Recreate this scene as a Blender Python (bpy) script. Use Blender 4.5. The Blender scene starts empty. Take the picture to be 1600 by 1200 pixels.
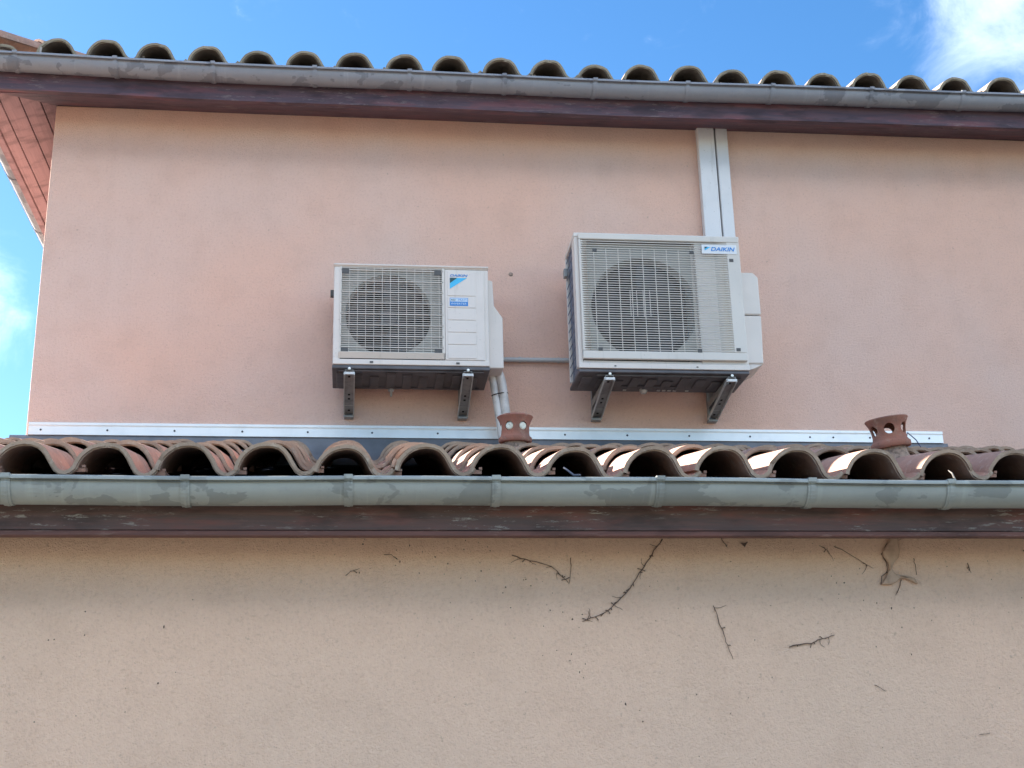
import bpy, bmesh, math, random
from mathutils import Vector, Matrix
random.seed(7)
S = bpy.context.scene
COL = S.collection
PI = math.pi

# ------------------------------------------------------------------ camera
cam_d = bpy.data.cameras.new('camera'); cam = bpy.data.objects.new('camera', cam_d); COL.objects.link(cam)
cam_d.sensor_width = 36.0; cam_d.lens = 48.322; cam_d.clip_start = .05; cam_d.clip_end = 3000
cam.matrix_world = Matrix(((0.993196, -0.013971, -0.115613, 0), (-0.11394, -0.32176, -0.939941, -7.2437),
                           (-0.024068, 0.946718, -0.321163, 1.6), (0, 0, 0, 1)))
S.camera = cam

# ------------------------------------------------------------------ sky, sun, exposure
SUN_AZ = Vector((-.838, .545)); SUN_EL = math.radians(28)
SKY_STRENGTH = .05
W = bpy.data.worlds.new('World'); S.world = W; W.use_nodes = True
nt = W.node_tree; nt.nodes.clear()
def wn(t): return nt.nodes.new(t)
out = wn('ShaderNodeOutputWorld'); bg = wn('ShaderNodeBackground'); bg.inputs[1].default_value = SKY_STRENGTH
sky = wn('ShaderNodeTexSky'); sky.sky_type = 'NISHITA'; sky.sun_disc = False
sky.sun_elevation = SUN_EL; sky.sun_rotation = math.atan2(SUN_AZ.x, SUN_AZ.y)
sky.altitude = 300; sky.air_density = 1.0; sky.dust_density = .4; sky.ozone_density = 2.5
hsv = wn('ShaderNodeHueSaturation'); hsv.inputs['Saturation'].default_value = 1.25; hsv.inputs['Value'].default_value = .95
nt.links.new(sky.outputs[0], hsv.inputs['Color'])
tc = wn('ShaderNodeTexCoord')
nrm = wn('ShaderNodeVectorMath'); nrm.operation = 'NORMALIZE'; nt.links.new(tc.outputs['Generated'], nrm.inputs[0])
noi = wn('ShaderNodeTexNoise'); noi.inputs['Scale'].default_value = 13; noi.inputs['Detail'].default_value = 9
noi.inputs['Roughness'].default_value = .62; noi.inputs['Distortion'].default_value = .5
nt.links.new(nrm.outputs[0], noi.inputs['Vector'])
# clouds in view, plus unseen ones added to brighten the walls: direction, angular size, density
CLOUDS = [((.448, .728, .512), .115, .92), ((-.262, .897, .358), .052, .95), ((.55, -.62, .52), .2, .95), ((-.5, -.2, .8), .2, .95)]
_r = random.Random(21)
for i in range(30):
    el = math.asin(.12 + .86 * ((i * .618 + .37) % 1)); az = i * 2.399963 + _r.uniform(-.2, .2); rad = _r.uniform(.16, .30)
    v = Vector((math.cos(el) * math.cos(az), math.cos(el) * math.sin(az), math.sin(el)))
    to_s = Vector((SUN_AZ.x * math.cos(SUN_EL), SUN_AZ.y * math.cos(SUN_EL), math.sin(SUN_EL)))
    if v.angle(Vector((.116, .940, .321))) < rad + .47 or v.angle(to_s) < rad + .12: continue     # open blue in view and round the sun
    CLOUDS.append((tuple(v), rad, 1.0))
def cloud_layer(col_in, puffs, lo, hi, cap):
    acc = None
    for c, r, dens in puffs:
        sub = wn('ShaderNodeVectorMath'); sub.operation = 'DISTANCE'; nt.links.new(nrm.outputs[0], sub.inputs[0]); sub.inputs[1].default_value = Vector(c).normalized()
        mr = wn('ShaderNodeMapRange'); mr.inputs[1].default_value = r * 1.25; mr.inputs[2].default_value = r * .2
        mr.inputs[3].default_value = 0; mr.inputs[4].default_value = dens
        nt.links.new(sub.outputs['Value'], mr.inputs[0])
        if acc is None: acc = mr.outputs[0]
        else:
            mx = wn('ShaderNodeMath'); mx.operation = 'MAXIMUM'; nt.links.new(acc, mx.inputs[0]); nt.links.new(mr.outputs[0], mx.inputs[1]); acc = mx.outputs[0]
    sc = wn('ShaderNodeMath'); sc.operation = 'MULTIPLY_ADD'; nt.links.new(acc, sc.inputs[0]); sc.inputs[1].default_value = .42; nt.links.new(noi.outputs[0], sc.inputs[2])
    cm = wn('ShaderNodeMapRange'); cm.interpolation_type = 'SMOOTHSTEP'; cm.inputs[1].default_value = lo; cm.inputs[2].default_value = hi
    cm.inputs[3].default_value = 0; cm.inputs[4].default_value = cap; nt.links.new(sc.outputs[0], cm.inputs[0])
    mixc = wn('ShaderNodeMix'); mixc.data_type = 'RGBA'; nt.links.new(cm.outputs[0], mixc.inputs[0]); nt.links.new(col_in, mixc.inputs[6])
    mixc.inputs[7].default_value = (23, 23.6, 24, 1)
    return mixc
thin = [c for c in CLOUDS if c[2] < 1]; full = [c for c in CLOUDS if c[2] >= 1]
mixc = cloud_layer(cloud_layer(hsv.outputs[0], thin, .58, 1.05, .13).outputs[2], full, .62, 1.08, .8)
nt.links.new(mixc.outputs[2], bg.inputs[0]); nt.links.new(bg.outputs[0], out.inputs[0])

sun_d = bpy.data.lights.new('sun', 'SUN'); sun_d.energy = 5.0; sun_d.angle = math.radians(.53); sun_d.color = (1, .93, .82)
sun = bpy.data.objects.new('sun', sun_d); COL.objects.link(sun)
to_sun = Vector((SUN_AZ.x * math.cos(SUN_EL), SUN_AZ.y * math.cos(SUN_EL), math.sin(SUN_EL)))
sun.rotation_euler = to_sun.to_track_quat('Z', 'Y').to_euler(); sun.location = to_sun * 30
S.view_settings.view_transform = 'Standard'; S.view_settings.look = 'None'; S.view_settings.gamma = 1
S.view_settings.use_curve_mapping = False; S.view_settings.exposure = 2.6
S.render.engine = 'CYCLES'; S.cycles.max_bounces = 6; S.cycles.diffuse_bounces = 4
S.render.resolution_x = 1024; S.render.resolution_y = 768

# ------------------------------------------------------------------ helpers
def tag(o, label=None, cat=None, group=None, kind=None):
    if label: o['label'] = label
    if cat: o['category'] = cat
    if group: o['group'] = group
    if kind: o['kind'] = kind
    return o
def setparent(o, p):
    o.parent = p
    if p.type == 'EMPTY': o.matrix_parent_inverse = Matrix.Translation(-p.location)
def empty(name, loc, label, cat, group=None):
    o = bpy.data.objects.new(name, None); COL.objects.link(o); o.location = loc; o.empty_display_size = .1
    return tag(o, label, cat, group)
class MB:
    def __init__(s): s.v = []; s.f = []
    def add(s, vs, fs):
        n = len(s.v); s.v += [tuple(v) for v in vs]; s.f += [tuple(n + i for i in f) for f in fs]; return s
    def box(s, x0, x1, y0, y1, z0, z1):
        if x0 > x1: x0, x1 = x1, x0
        if y0 > y1: y0, y1 = y1, y0
        if z0 > z1: z0, z1 = z1, z0
        return s.add([(x0,y0,z0),(x1,y0,z0),(x1,y1,z0),(x0,y1,z0),(x0,y0,z1),(x1,y0,z1),(x1,y1,z1),(x0,y1,z1)],
                     [(0,3,2,1),(4,5,6,7),(0,1,5,4),(1,2,6,5),(2,3,7,6),(3,0,4,7)])
    def prism(s, poly, fn):
        """poly: list of 2-D points (ccw), fn(p, t) -> 3-D for t = 0, 1"""
        n = len(poly); vs = [fn(p, 0) for p in poly] + [fn(p, 1) for p in poly]
        fs = [tuple(range(n - 1, -1, -1)), tuple(range(n, 2 * n))] + [(i, (i + 1) % n, n + (i + 1) % n, n + i) for i in range(n)]
        return s.add(vs, fs)
    def sweep(s, prof, xs, fn):
        """closed profile swept through stations xs; fn(p, x) -> 3-D"""
        n = len(prof); base = len(s.v); m = len(xs)
        for x in xs: s.v += [tuple(fn(p, x)) for p in prof]
        for k in range(m - 1):
            for i in range(n):
                j = (i + 1) % n
                s.f.append((base + k*n + i, base + k*n + j, base + (k+1)*n + j, base + (k+1)*n + i))
        s.f.append(tuple(base + i for i in range(n - 1, -1, -1))); s.f.append(tuple(base + (m-1)*n + i for i in range(n)))
        return s
    def tube(s, pts, rad, n=8, ry=None):
        pts = [Vector(p) for p in pts]; base = len(s.v); m = len(pts); up = None
        for k, p in enumerate(pts):
            d = (pts[min(k+1, m-1)] - pts[max(k-1, 0)]).normalized()
            if up is None: up = Vector((0,0,1)) if abs(d.z) < .9 else Vector((0,1,0))
            a = d.cross(up).normalized(); b = a.cross(d).normalized()
            r = rad[k] if isinstance(rad, (list, tuple)) else rad
            for i in range(n):
                t = 2*PI*i/n; s.v.append(tuple(p + a*(math.cos(t)*r) + b*(math.sin(t)*r)))
        for k in range(m-1):
            for i in range(n):
                j = (i+1) % n; s.f.append((base+k*n+i, base+k*n+j, base+(k+1)*n+j, base+(k+1)*n+i))
        s.f.append(tuple(base+i for i in range(n-1,-1,-1))); s.f.append(tuple(base+(m-1)*n+i for i in range(n)))
        return s
    def lathe(s, prof, n=32, mat=None, closed=True):
        """prof: (r, z) points; closed ring profile"""
        mat = mat or Matrix.Identity(4); base = len(s.v); m = len(prof)
        for i in range(n):
            t = 2*PI*i/n
            for r, z in prof: s.v.append(tuple(mat @ Vector((r*math.cos(t), r*math.sin(t), z))))
        for i in range(n):
            a = base + i*m; b = base + ((i+1) % n)*m
            for k in range(m if closed else m-1):
                l = (k+1) % m; s.f.append((a+k, b+k, b+l, a+l))
        return s
    def mesh(s, name):
        me = bpy.data.meshes.new(name); me.from_pydata(s.v, [], s.f)
        bm = bmesh.new(); bm.from_mesh(me); bmesh.ops.recalc_face_normals(bm, faces=bm.faces); bm.to_mesh(me); bm.free()
        return me
    def build(s, name, mat, parent=None, smooth=None, bevel=0):
        me = s.mesh(name); me.materials.append(mat)
        o = bpy.data.objects.new(name, me); COL.objects.link(o)
        if smooth is not None:
            me.shade_smooth()
            me.set_sharp_from_angle(angle=math.radians(smooth))
        if bevel:
            b = o.modifiers.new('bevel', 'BEVEL'); b.width = bevel; b.segments = 2; b.limit_method = 'ANGLE'; b.angle_limit = math.radians(40)
        if parent: setparent(o, parent)
        return o
def mesh_obj(name, me, parent=None, loc=(0,0,0), rot=(0,0,0), scale=(1,1,1)):
    o = bpy.data.objects.new(name, me); COL.objects.link(o); o.location = loc; o.rotation_euler = rot; o.scale = scale
    if parent: setparent(o, parent)
    return o

# ------------------------------------------------------------------ materials
class NM:
    """small node-material builder"""
    def __init__(s, name, rough=.8, metal=0., spec=.5):
        s.m = bpy.data.materials.new(name); s.m.use_nodes = True; s.t = s.m.node_tree
        s.b = s.t.nodes['Principled BSDF']; s.b.inputs['Roughness'].default_value = rough; s.b.inputs['Metallic'].default_value = metal
        s.b.inputs['Specular IOR Level'].default_value = spec
        s.tc = s.t.nodes.new('ShaderNodeTexCoord'); s.geo = s.t.nodes.new('ShaderNodeNewGeometry')
    def n(s, t): return s.t.nodes.new(t)
    def l(s, a, b): s.t.links.new(a, b)
    def vec(s, scale=(1,1,1), world=True, loc=(0,0,0)):
        mp = s.n('ShaderNodeMapping'); mp.inputs['Scale'].default_value = scale; mp.inputs['Location'].default_value = loc
        s.l(s.geo.outputs['Position'] if world else s.tc.outputs['Object'], mp.inputs[0]); return mp.outputs[0]
    def noise(s, scale, detail=4, rough=.55, vec=None, dist=0):
        x = s.n('ShaderNodeTexNoise'); x.inputs['Scale'].default_value = scale; x.inputs['Detail'].default_value = detail
        x.inputs['Roughness'].default_value = rough; x.inputs['Distortion'].default_value = dist
        s.l(vec if vec is not None else s.vec(), x.inputs['Vector']); return x.outputs[0]
    def voronoi(s, scale, vec=None):
        x = s.n('ShaderNodeTexVoronoi'); x.inputs['Scale'].default_value = scale; s.l(vec if vec is not None else s.vec(), x.inputs['Vector']); return x.outputs['Distance']
    def ramp(s, fac, a, b, lo=0., hi=1.):
        x = s.n('ShaderNodeMapRange'); x.interpolation_type = 'SMOOTHSTEP'; x.inputs[1].default_value = a; x.inputs[2].default_value = b
        x.inputs[3].default_value = lo; x.inputs[4].default_value = hi; s.l(fac, x.inputs[0]); return x.outputs[0]
    def mul(s, a, b, op='MULTIPLY'):
        x = s.n('ShaderNodeMath'); x.operation = op
        for i, q in enumerate((a, b)):
            if isinstance(q, (int, float)): x.inputs[i].default_value = q
            else: s.l(q, x.inputs[i])
        return x.outputs[0]
    def mix(s, fac, a, b, mode='MIX'):
        x = s.n('ShaderNodeMix'); x.data_type = 'RGBA'; x.blend_type = mode
        if isinstance(fac, (int, float)): x.inputs[0].default_value = fac
        else: s.l(fac, x.inputs[0])
        for i, q in ((6, a), (7, b)):
            if isinstance(q, tuple): x.inputs[i].default_value = (*q[:3], 1)
            else: s.l(q, x.inputs[i])
        return x.outputs[2]
    def objrand(s): 
        x = s.n('ShaderNodeObjectInfo'); return x.outputs['Random']
    def color(s, c):
        if isinstance(c, tuple): s.b.inputs['Base Color'].default_value = (*c[:3], 1)
        else: s.l(c, s.b.inputs['Base Color'])
        return s
    def rough(s, r): s.l(r, s.b.inputs['Roughness']); return s
    def bump(s, h, strength=.3, dist=.01):
        x = s.n('ShaderNodeBump'); x.inputs['Strength'].default_value = strength; x.inputs['Distance'].default_value = dist
        s.l(h, x.inputs['Height']); s.l(x.outputs[0], s.b.inputs['Normal']); return s

def stucco(name, a, b, dark):
    m = NM(name, .93, spec=.2); p = m.vec()
    big = m.noise(.9, 2, .5, p); mid = m.noise(5, 4, .6, p)
    c = m.mix(m.ramp(big, .3, .7), a, b)
    c = m.mix(m.ramp(mid, .42, .78, 0, .22), c, dark)
    grain = m.noise(75, 3, .75, p)
    c = m.mix(m.ramp(grain, .50, .74, 0, .45), c, dark)
    c = m.mix(m.ramp(grain, .46, .28, 0, .28), c, tuple(min(.9, x * 1.22) for x in a))
    spots = m.noise(34, 2, .5, p)
    c = m.mix(m.ramp(spots, .71, .76, 0, .3), c, tuple(x * .5 for x in dark))
    streak = m.noise(1, 3, .6, m.vec((9, 9, .7)))
    c = m.mix(m.ramp(streak, .52, .8, 0, .08), c, dark)
    m.color(c)
    m.bump(m.mul(grain, m.noise(190, 2, .6, p), 'ADD'), .8, .008)
    return m.m
M = {}
M['stucco_up'] = stucco('pink_render', (.84, .535, .42), (.78, .56, .475), (.58, .365, .285))
M['stucco_low'] = stucco('pink_render_lit_tan', (.82, .57, .43), (.77, .55, .42), (.56, .37, .27))  # same render as the upper wall, tint of its light put into the colour

def tile_mat(name, c1, c2, c3, pale):
    m = NM(name, .9, spec=.25); v = m.vec((1, 1, 1))
    r = m.objrand()
    c = m.mix(r, c1, c2)
    c = m.mix(m.ramp(m.noise(7, 5, .6, v), .42, .72, 0, .75), c, c3)
    c = m.mix(m.ramp(m.noise(26, 6, .7, v), .52, .72, 0, .65), c, pale)
    c = m.mix(m.ramp(m.noise(90, 3, .6, v), .58, .75, 0, .5), c, tuple(x * .35 for x in c1))
    m.color(c); m.bump(m.mul(m.noise(160, 3, .6, v), m.noise(30, 4, .6, v), 'ADD'), .35, .004)
    return m.m
M['tile'] = tile_mat('terracotta_tile', (.42, .235, .175), (.33, .20, .16), (.25, .17, .14), (.50, .41, .34))
M['tile_rim'] = tile_mat('weathered_tile_edge', (.42, .31, .235), (.36, .27, .21), (.26, .195, .155), (.52, .45, .37))
M['tile_pale'] = tile_mat('pale_terracotta_tile', (.30, .225, .17), (.25, .19, .15), (.17, .135, .11), (.40, .34, .26))
M['tile_rim_up'] = tile_mat('pale_weathered_edge', (.37, .31, .235), (.33, .28, .21), (.24, .2, .155), (.46, .40, .31))
M['vent'] = tile_mat('vent_terracotta', (.33, .14, .10), (.31, .135, .095), (.18, .11, .09), (.36, .25, .19))

def zinc(name, a, b, c_, cut=.705):
    m = NM(name, .6, .1)
    v = m.vec((1, 1, 1.6))
    n = m.noise(5.2, 4, .55, v, .3)
    up = m.noise(1.3, 2, .5, v)
    mask = m.ramp(m.mul(n, m.mul(up, .35), 'ADD'), cut, cut + .02, 0, 1)
    c = m.mix(m.ramp(m.noise(1.8, 4, .6, m.vec((1, 3, 6))), .35, .7), a, b)
    c = m.mix(m.mul(mask, .75), c, c_)
    c = m.mix(m.ramp(m.noise(40, 4, .7), .5, .8, 0, .3), c, tuple(x * .6 for x in a))
    c = m.mix(m.ramp(m.noise(1, 4, .6, m.vec((30, 2, 2))), .58, .75, 0, .25), c, tuple(min(1, x * 1.5) for x in a))
    m.color(c); m.rough(m.ramp(m.noise(12, 3), .3, .7, .55, .8)); m.bump(m.noise(9, 3), .12, .01)
    return m.m
M['zinc_up'] = zinc('weathered_zinc', (.285, .295, .33), (.245, .258, .295), (.165, .172, .20), .735)
M['zinc_low'] = zinc('green_tinged_zinc', (.34, .365, .35), (.295, .315, .305), (.215, .232, .225), .715)

def wood(name, a, b, flake, fl_amt, axis=0, red=None):
    m = NM(name, .7, spec=.35)
    st = (1.2, 22, 22) if axis == 0 else (22, 1.2, 22)
    c = m.mix(m.ramp(m.noise(2.2, 5, .65, m.vec(st)), .38, .62), a, b)
    if red: c = m.mix(m.ramp(m.noise(2.4, 5, .65, m.vec((1.1, 7, 7), loc=(7, 0, 0))), .50, .66, 0, .8), c, red)
    c = m.mix(m.ramp(m.noise(2.6, 4, .6, m.vec((1.5, 5, 5))), .48, .68, 0, .65), c, tuple(x * .5 for x in b))
    fl = m.mul(m.ramp(m.noise(4.0, 6, .78, m.vec((2.2, 14, 14) if axis == 0 else (14, 2.2, 14))), .55, .62), m.ramp(m.noise(1.1, 2, .5, m.vec((1.3, 4, 4), loc=(3.1, 0, 0))), .42, .53))
    c = m.mix(m.mul(fl, fl_amt), c, flake)
    m.color(c); m.bump(m.noise(2.5, 5, .7, m.vec(st)), .5, .005)
    return m.m
M['fascia_up'] = wood('worn_plum_paint', (.125, .074, .092), (.09, .064, .088), (.24, .19, .19), .55, 0, (.19, .08, .095))
M['fascia_low'] = wood('worn_red_brown_paint', (.15, .085, .076), (.11, .075, .07), (.36, .33, .30), .85, 0, (.20, .08, .068))
M['trim_red'] = wood('red_trim_paint', (.165, .075, .065), (.125, .062, .055), (.3, .2, .17), .4)
M['soffit'] = wood('salmon_soffit_paint', (.245, .155, .175), (.215, .135, .155), (.21, .155, .165), .25, 1)

def plain(name, col, rough=.5, metal=0., var=.12, scale=14, bump=0):
    m = NM(name, rough, metal)
    c = m.mix(m.ramp(m.noise(scale, 4, .6), .4, .75, 0, 1), col, tuple(x * (1 - var) for x in col))
    m.color(c)
    if bump: m.bump(m.noise(90, 3), bump, .003)
    return m.m
def dirty_white(name, col):
    m = NM(name, .42)
    c = m.mix(m.ramp(m.noise(3, 4, .6), .4, .75, 0, .35), col, tuple(x * .78 for x in col))
    c = m.mix(m.ramp(m.noise(1, 4, .65, m.vec((26, 26, 2.2))), .56, .75, 0, .28), c, (.36, .33, .28))
    c = m.mix(m.ramp(m.noise(75, 2, .5), .68, .76, 0, .3), c, (.25, .22, .19))
    m.color(c); m.bump(m.noise(200, 2), .05, .002); return m.m
M['ac_white'] = dirty_white('ivory_enamel', (.72, .665, .615))
M['ac_grille'] = dirty_white('ivory_plastic', (.66, .62, .565))
M['ac_plate'] = plain('shaded_plate', (.38, .38, .35), .6)  # casing white with the shade of the recess put into its colour
M['ac_base'] = plain('galvanised_dark_pan', (.12, .118, .13), .5, .15, .4, 9)
M['black'] = plain('black_interior', (.008, .008, .010), .8)
M['fan'] = plain('dark_fan', (.022, .024, .03), .45)
M['coil'] = plain('blue_coil_fins', (.22, .26, .34), .5, .2, .3, 30)
M['dark_plastic'] = plain('dark_grey_plastic', (.085, .085, .085), .6)
M['lump'] = plain('smooth_cement_smear', (.50, .35, .26), .9, 0, .3, 30, .4)
M['bracket'] = plain('grey_galvanised', (.33, .335, .33), .5, .2, .35, 22)
M['bracket_edge'] = plain('pale_galvanised_edge', (.58, .59, .58), .45, .2, .2, 22)
M['bolt'] = plain('zinc_bolt', (.75, .78, .76), .3, .4)
M['trunk'] = dirty_white('white_pvc', (.72, .71, .71))
M['pvc_grey'] = plain('grey_pvc', (.46, .48, .49), .5)
M['foil'] = plain('grey_pipe_lagging', (.66, .64, .63), .5, .05, .28, 18, .5)
M['alu'] = plain('bare_aluminium', (.95, .91, .86), .38, .4, .10, 6, .05)
M['lead'] = plain('blue_grey_lead', (.17, .18, .205), .55, .1, .3, 7, .15)
M['screw'] = plain('dull_screw', (.10, .10, .105), .5, .6)
M['mortar'] = plain('rough_mortar', (.36, .26, .205), .95, 0, .6, 60, 1.0)
M['mortar_pale'] = plain('pale_mortar', (.46, .42, .39), .95, 0, .3, 30, .6)
M['foam'] = plain('pale_foam', (.72, .74, .64), .85, 0, .35, 45, .8)
M['deck'] = plain('dark_roof_underlay', (.05, .052, .06), .9)
M['twig'] = plain('dead_vine', (.12, .08, .062), .9, 0, .4, 40)
M['twig_pale'] = plain('bleached_stem', (.20, .18, .16), .85)
M['twig_blue'] = plain('faded_string', (.09, .10, .14), .7)
M['wire'] = plain('blue_wire', (.05, .07, .16), .5)
M['logo_blue'] = plain('print_blue', (.02, .22, .62), .45, 0, .05)
M['logo_cyan'] = plain('print_cyan', (.06, .50, .82), .45, 0, .05)
M['logo_dark'] = plain('print_dark_green', (.02, .075, .085), .45, 0, .05)
M['sticker'] = plain('pale_blue_sticker', (.55, .68, .80), .4, 0, .05)
M['badge'] = plain('silver_badge', (.70, .715, .73), .35, .1, .05)
gm = NM('dark_ground', .95)
gm.color(gm.mix(gm.ramp(gm.noise(40, 6, .7), .3, .7), (.13, .12, .10), (.09, .085, .07))); gm.bump(gm.voronoi(60), .6, .02)  # unseen ground, kept dark to hold back bounce light under the eaves
M['ground'] = gm.m

# ------------------------------------------------------------------ ground
g = MB().add([(-400,-400,0),(400,-400,0),(400,400,0),(-400,400,0)], [(0,1,2,3)]).build('ground', M['ground'])
tag(g, 'unseen dark ground around the house', 'ground', kind='structure')

# ------------------------------------------------------------------ house: walls
house = empty('house', (-1.718, 0, 0), 'pink rendered house with red tile roofs, zinc gutters and dark red eaves', 'house')
MB().box(-1.718, 7.2, 0, 7.0, 0, 5.735).build('wall', M['stucco_up'], house, bevel=.006)
LW = -2.23
MB().box(-2.35, 6.2, LW, -.002, 0, 2.74).build('wall', M['stucco_low'], house)

def sag(x):   # the long upper eave dips a little in the middle
    return -.022 * max(0, 1 - ((x - 1.1) / 3.1) ** 2) + .0035 * math.sin(x * 2.7 + .6)
def sag2(x): return .0028 * math.sin(x * 1.9) + .0016 * math.sin(x * 5.3 + 1)
def stations(a, b, n): return [a + (b - a) * i / n for i in range(n + 1)]
SL = .30

# upper soffit, fascia
up_soffit = MB().sweep([(-.255, 5.662), (0.0, 5.737), (0.0, 5.752), (-.255, 5.677)], stations(-1.718, 7.4, 24),
           lambda p, x: (x, p[0], p[1] + .6 * sag(x))).build('soffit', M['fascia_up'], house)
side = MB().add([(-1.70, -.02, 5.765), (-2.12, -.30, 5.66), (-2.12, 7, 5.66), (-1.70, 7, 5.765)], [(0,1,2,3)])
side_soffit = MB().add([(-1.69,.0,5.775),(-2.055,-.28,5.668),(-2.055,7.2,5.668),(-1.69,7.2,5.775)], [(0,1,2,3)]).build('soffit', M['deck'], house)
edges = [-1.712, -1.79, -1.888, -1.986, -2.052]
def zs(x): return 5.735 + .30 * (x + 1.718)
for a, b in zip(edges[:-1], edges[1:]):
    xa, xb = a - .003, b + .003
    def fy(x): return max(-.262, (x + 1.718) * 1.02)
    pts = []
    for x in (xa, xb):
        for yy in (fy(x), 7.1):
            pts += [(x, yy, zs(x)), (x, yy, zs(x) + .014)]
    MB().add(pts, [(0,1,3,2),(4,6,7,5),(0,2,6,4),(1,5,7,3),(0,4,5,1),(2,3,7,6)]).build('board', M['soffit'], side_soffit, bevel=.002)
# front strip runs on to the mitre at the corner
MB().add([(-1.716,0,5.7365),(-1.716,-.255,5.660),(-1.98,-.258,5.656),(-1.716,0,5.75),(-1.716,-.255,5.675),(-1.98,-.258,5.671)],
         [(0,1,2),(3,5,4),(0,3,4,1),(1,4,5,2),(2,5,3,0)]).build('mitre_board', M['fascia_up'], house)
MB().sweep([(-.285, 5.668), (-.252, 5.668), (-.252, 5.86), (-.285, 5.86)], stations(-2.10, 7.45, 40),
           lambda p, x: (x, p[0], p[1] + sag(x))).build('fascia', M['fascia_up'], house, bevel=.003)
MB().sweep([(-.292, 5.660), (-.250, 5.660), (-.250, 5.6675), (-.292, 5.6675)], stations(-2.10, 7.45, 40),
           lambda p, x: (x, p[0], p[1] + sag(x))).build('fascia_lip', M['fascia_up'], house)
MB().box(-2.092, -2.054, -.25, 7.2, 5.625, 5.83).build('fascia', M['soffit'], house)

# ------------------------------------------------------------------ gutters
def gutter_profile(yc, zc, R, t=.0035, n=14, bead=.011):
    P = []
    for i in range(n + 1):
        a = PI * i / n; P.append((yc + R * math.cos(a), zc - R * math.sin(a)))       # back lip -> bottom -> front lip
    bc = (yc - R - bead * .3, zc + bead * .35)
    for i in range(9):
        a = PI * 1.15 - i * (1.75 * PI / 8); P.append((bc[0] + bead * math.cos(a), bc[1] + bead * math.sin(a)))
    for i in range(n + 1):
        a = PI * (n - i) / n; P.append((yc + (R - t) * math.cos(a), zc - (R - t) * math.sin(a)))
    return P
def strap_mesh(R, w=.026, bead=.011):
    """bracket: a band round the outside of the half-round gutter with a clip over its rolled edge"""
    mb = MB(); n = 16; R0 = R + .0015; R1 = R + .0042
    arc = [PI * i / n for i in range(n + 1)]
    outer = [(R1 * math.cos(a), -R1 * math.sin(a)) for a in arc]; inner = [(R0 * math.cos(a), -R0 * math.sin(a)) for a in arc]
    top = [(-R - bead * 1.5, .002), (-R - bead * 1.6, bead * 1.5), (-R + bead * .8, bead * 1.7), (-R + bead * .8, bead * 1.45), (-R - bead * 1.3, bead * 1.2), (-R - bead * .9, .0)]
    poly = outer + top + inner[::-1]
    mb.prism(poly, lambda p, t: ((t - .5) * w, p[0], p[1]))
    mb.prism([(R1 * math.cos(a) * 1.02, -R1 * math.sin(a) * 1.02) for a in arc] + [(R1 * .99 * math.cos(a), -R1 * .99 * math.sin(a)) for a in arc[::-1]], lambda p, t: ((t - .5) * w * .35, p[0], p[1]))
    return mb.mesh('bracket')
prof = gutter_profile(-.33, 5.82, .065)
gut_up = MB().sweep(prof, stations(-2.195, 7.5, 60), lambda p, x: (x, p[0], p[1] + sag(x))).build('gutter', M['zinc_up'], house, smooth=50)
me = strap_mesh(.065); me.materials.append(M['zinc_up']); 
for x in [-1.87, -1.331, -.799, -.234, .302, .846, 1.37, 1.92, 2.426, 3.033, 3.603, 4.15, 4.7]:
    mesh_obj('bracket', me, gut_up, (x, -.33, 5.82 + sag(x)), (0, random.uniform(-.02, .02), random.uniform(-.04, .04)))
LYC, LZC, LR = -2.56, 2.818, .070
gut_lo = MB().sweep(gutter_profile(LYC, LZC, LR), stations(-2.5, 6.3, 50), lambda p, x: (x, p[0], p[1] + sag2(x))).build('gutter', M['zinc_low'], house, smooth=50)
me2 = strap_mesh(LR, .030); me2.materials.append(M['zinc_low'])
for x in [-1.70, -1.146, -.557, -.006, .505, 1.087, 1.638, 2.159, 2.71]:
    mesh_obj('bracket', me2, gut_lo, (x, LYC, LZC + sag2(x)), (0, random.uniform(-.015, .015), random.uniform(-.03, .03)))
for x in (-1.075, 2.93): # overlapping seam where two lengths meet
    MB().sweep([(LYC + (LR + .0012) * math.cos(PI*i/14), LZC - (LR + .0012) * math.sin(PI*i/14)) for i in range(15)] + [(LYC + (LR + .0002) * math.cos(PI*i/14), LZC - (LR + .0002) * math.sin(PI*i/14)) for i in range(14, -1, -1)],
               [x, x + .035], lambda p, q: (q, p[0], p[1])).build('seam', M['zinc_low'], gut_lo)
gp = [(p[0] + .33, p[1]) for p in prof]
gut_side = MB().sweep([(-2.155 + q[0], q[1] - .015) for q in gp], stations(-.395, 7.4, 30), lambda p, y: (p[0], y, p[1])).build('gutter', M['zinc_up'], house, smooth=50)
for y in (.25, .98, 1.78, 2.6, 3.4):
    mesh_obj('bracket', me, gut_side, (-2.155, y, 5.805), (0, 0, -PI/2))

# lower fascia
MB().box(-2.4, 6.3, -2.482, -2.452, 2.677, 2.86).build('fascia', M['fascia_low'], house, bevel=.003)
MB().box(-2.4, 6.3, -2.488, -2.450, 2.655, 2.6745).build('fascia_lip', M['trim_red'], house, bevel=.004)
MB().sweep([(-2.45, 2.658), (LW, 2.724), (LW, 2.74), (-2.45, 2.674)], [-2.4, 6.3], lambda p, x: (x, p[0], p[1])).build('soffit', M['fascia_low'], house)

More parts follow.
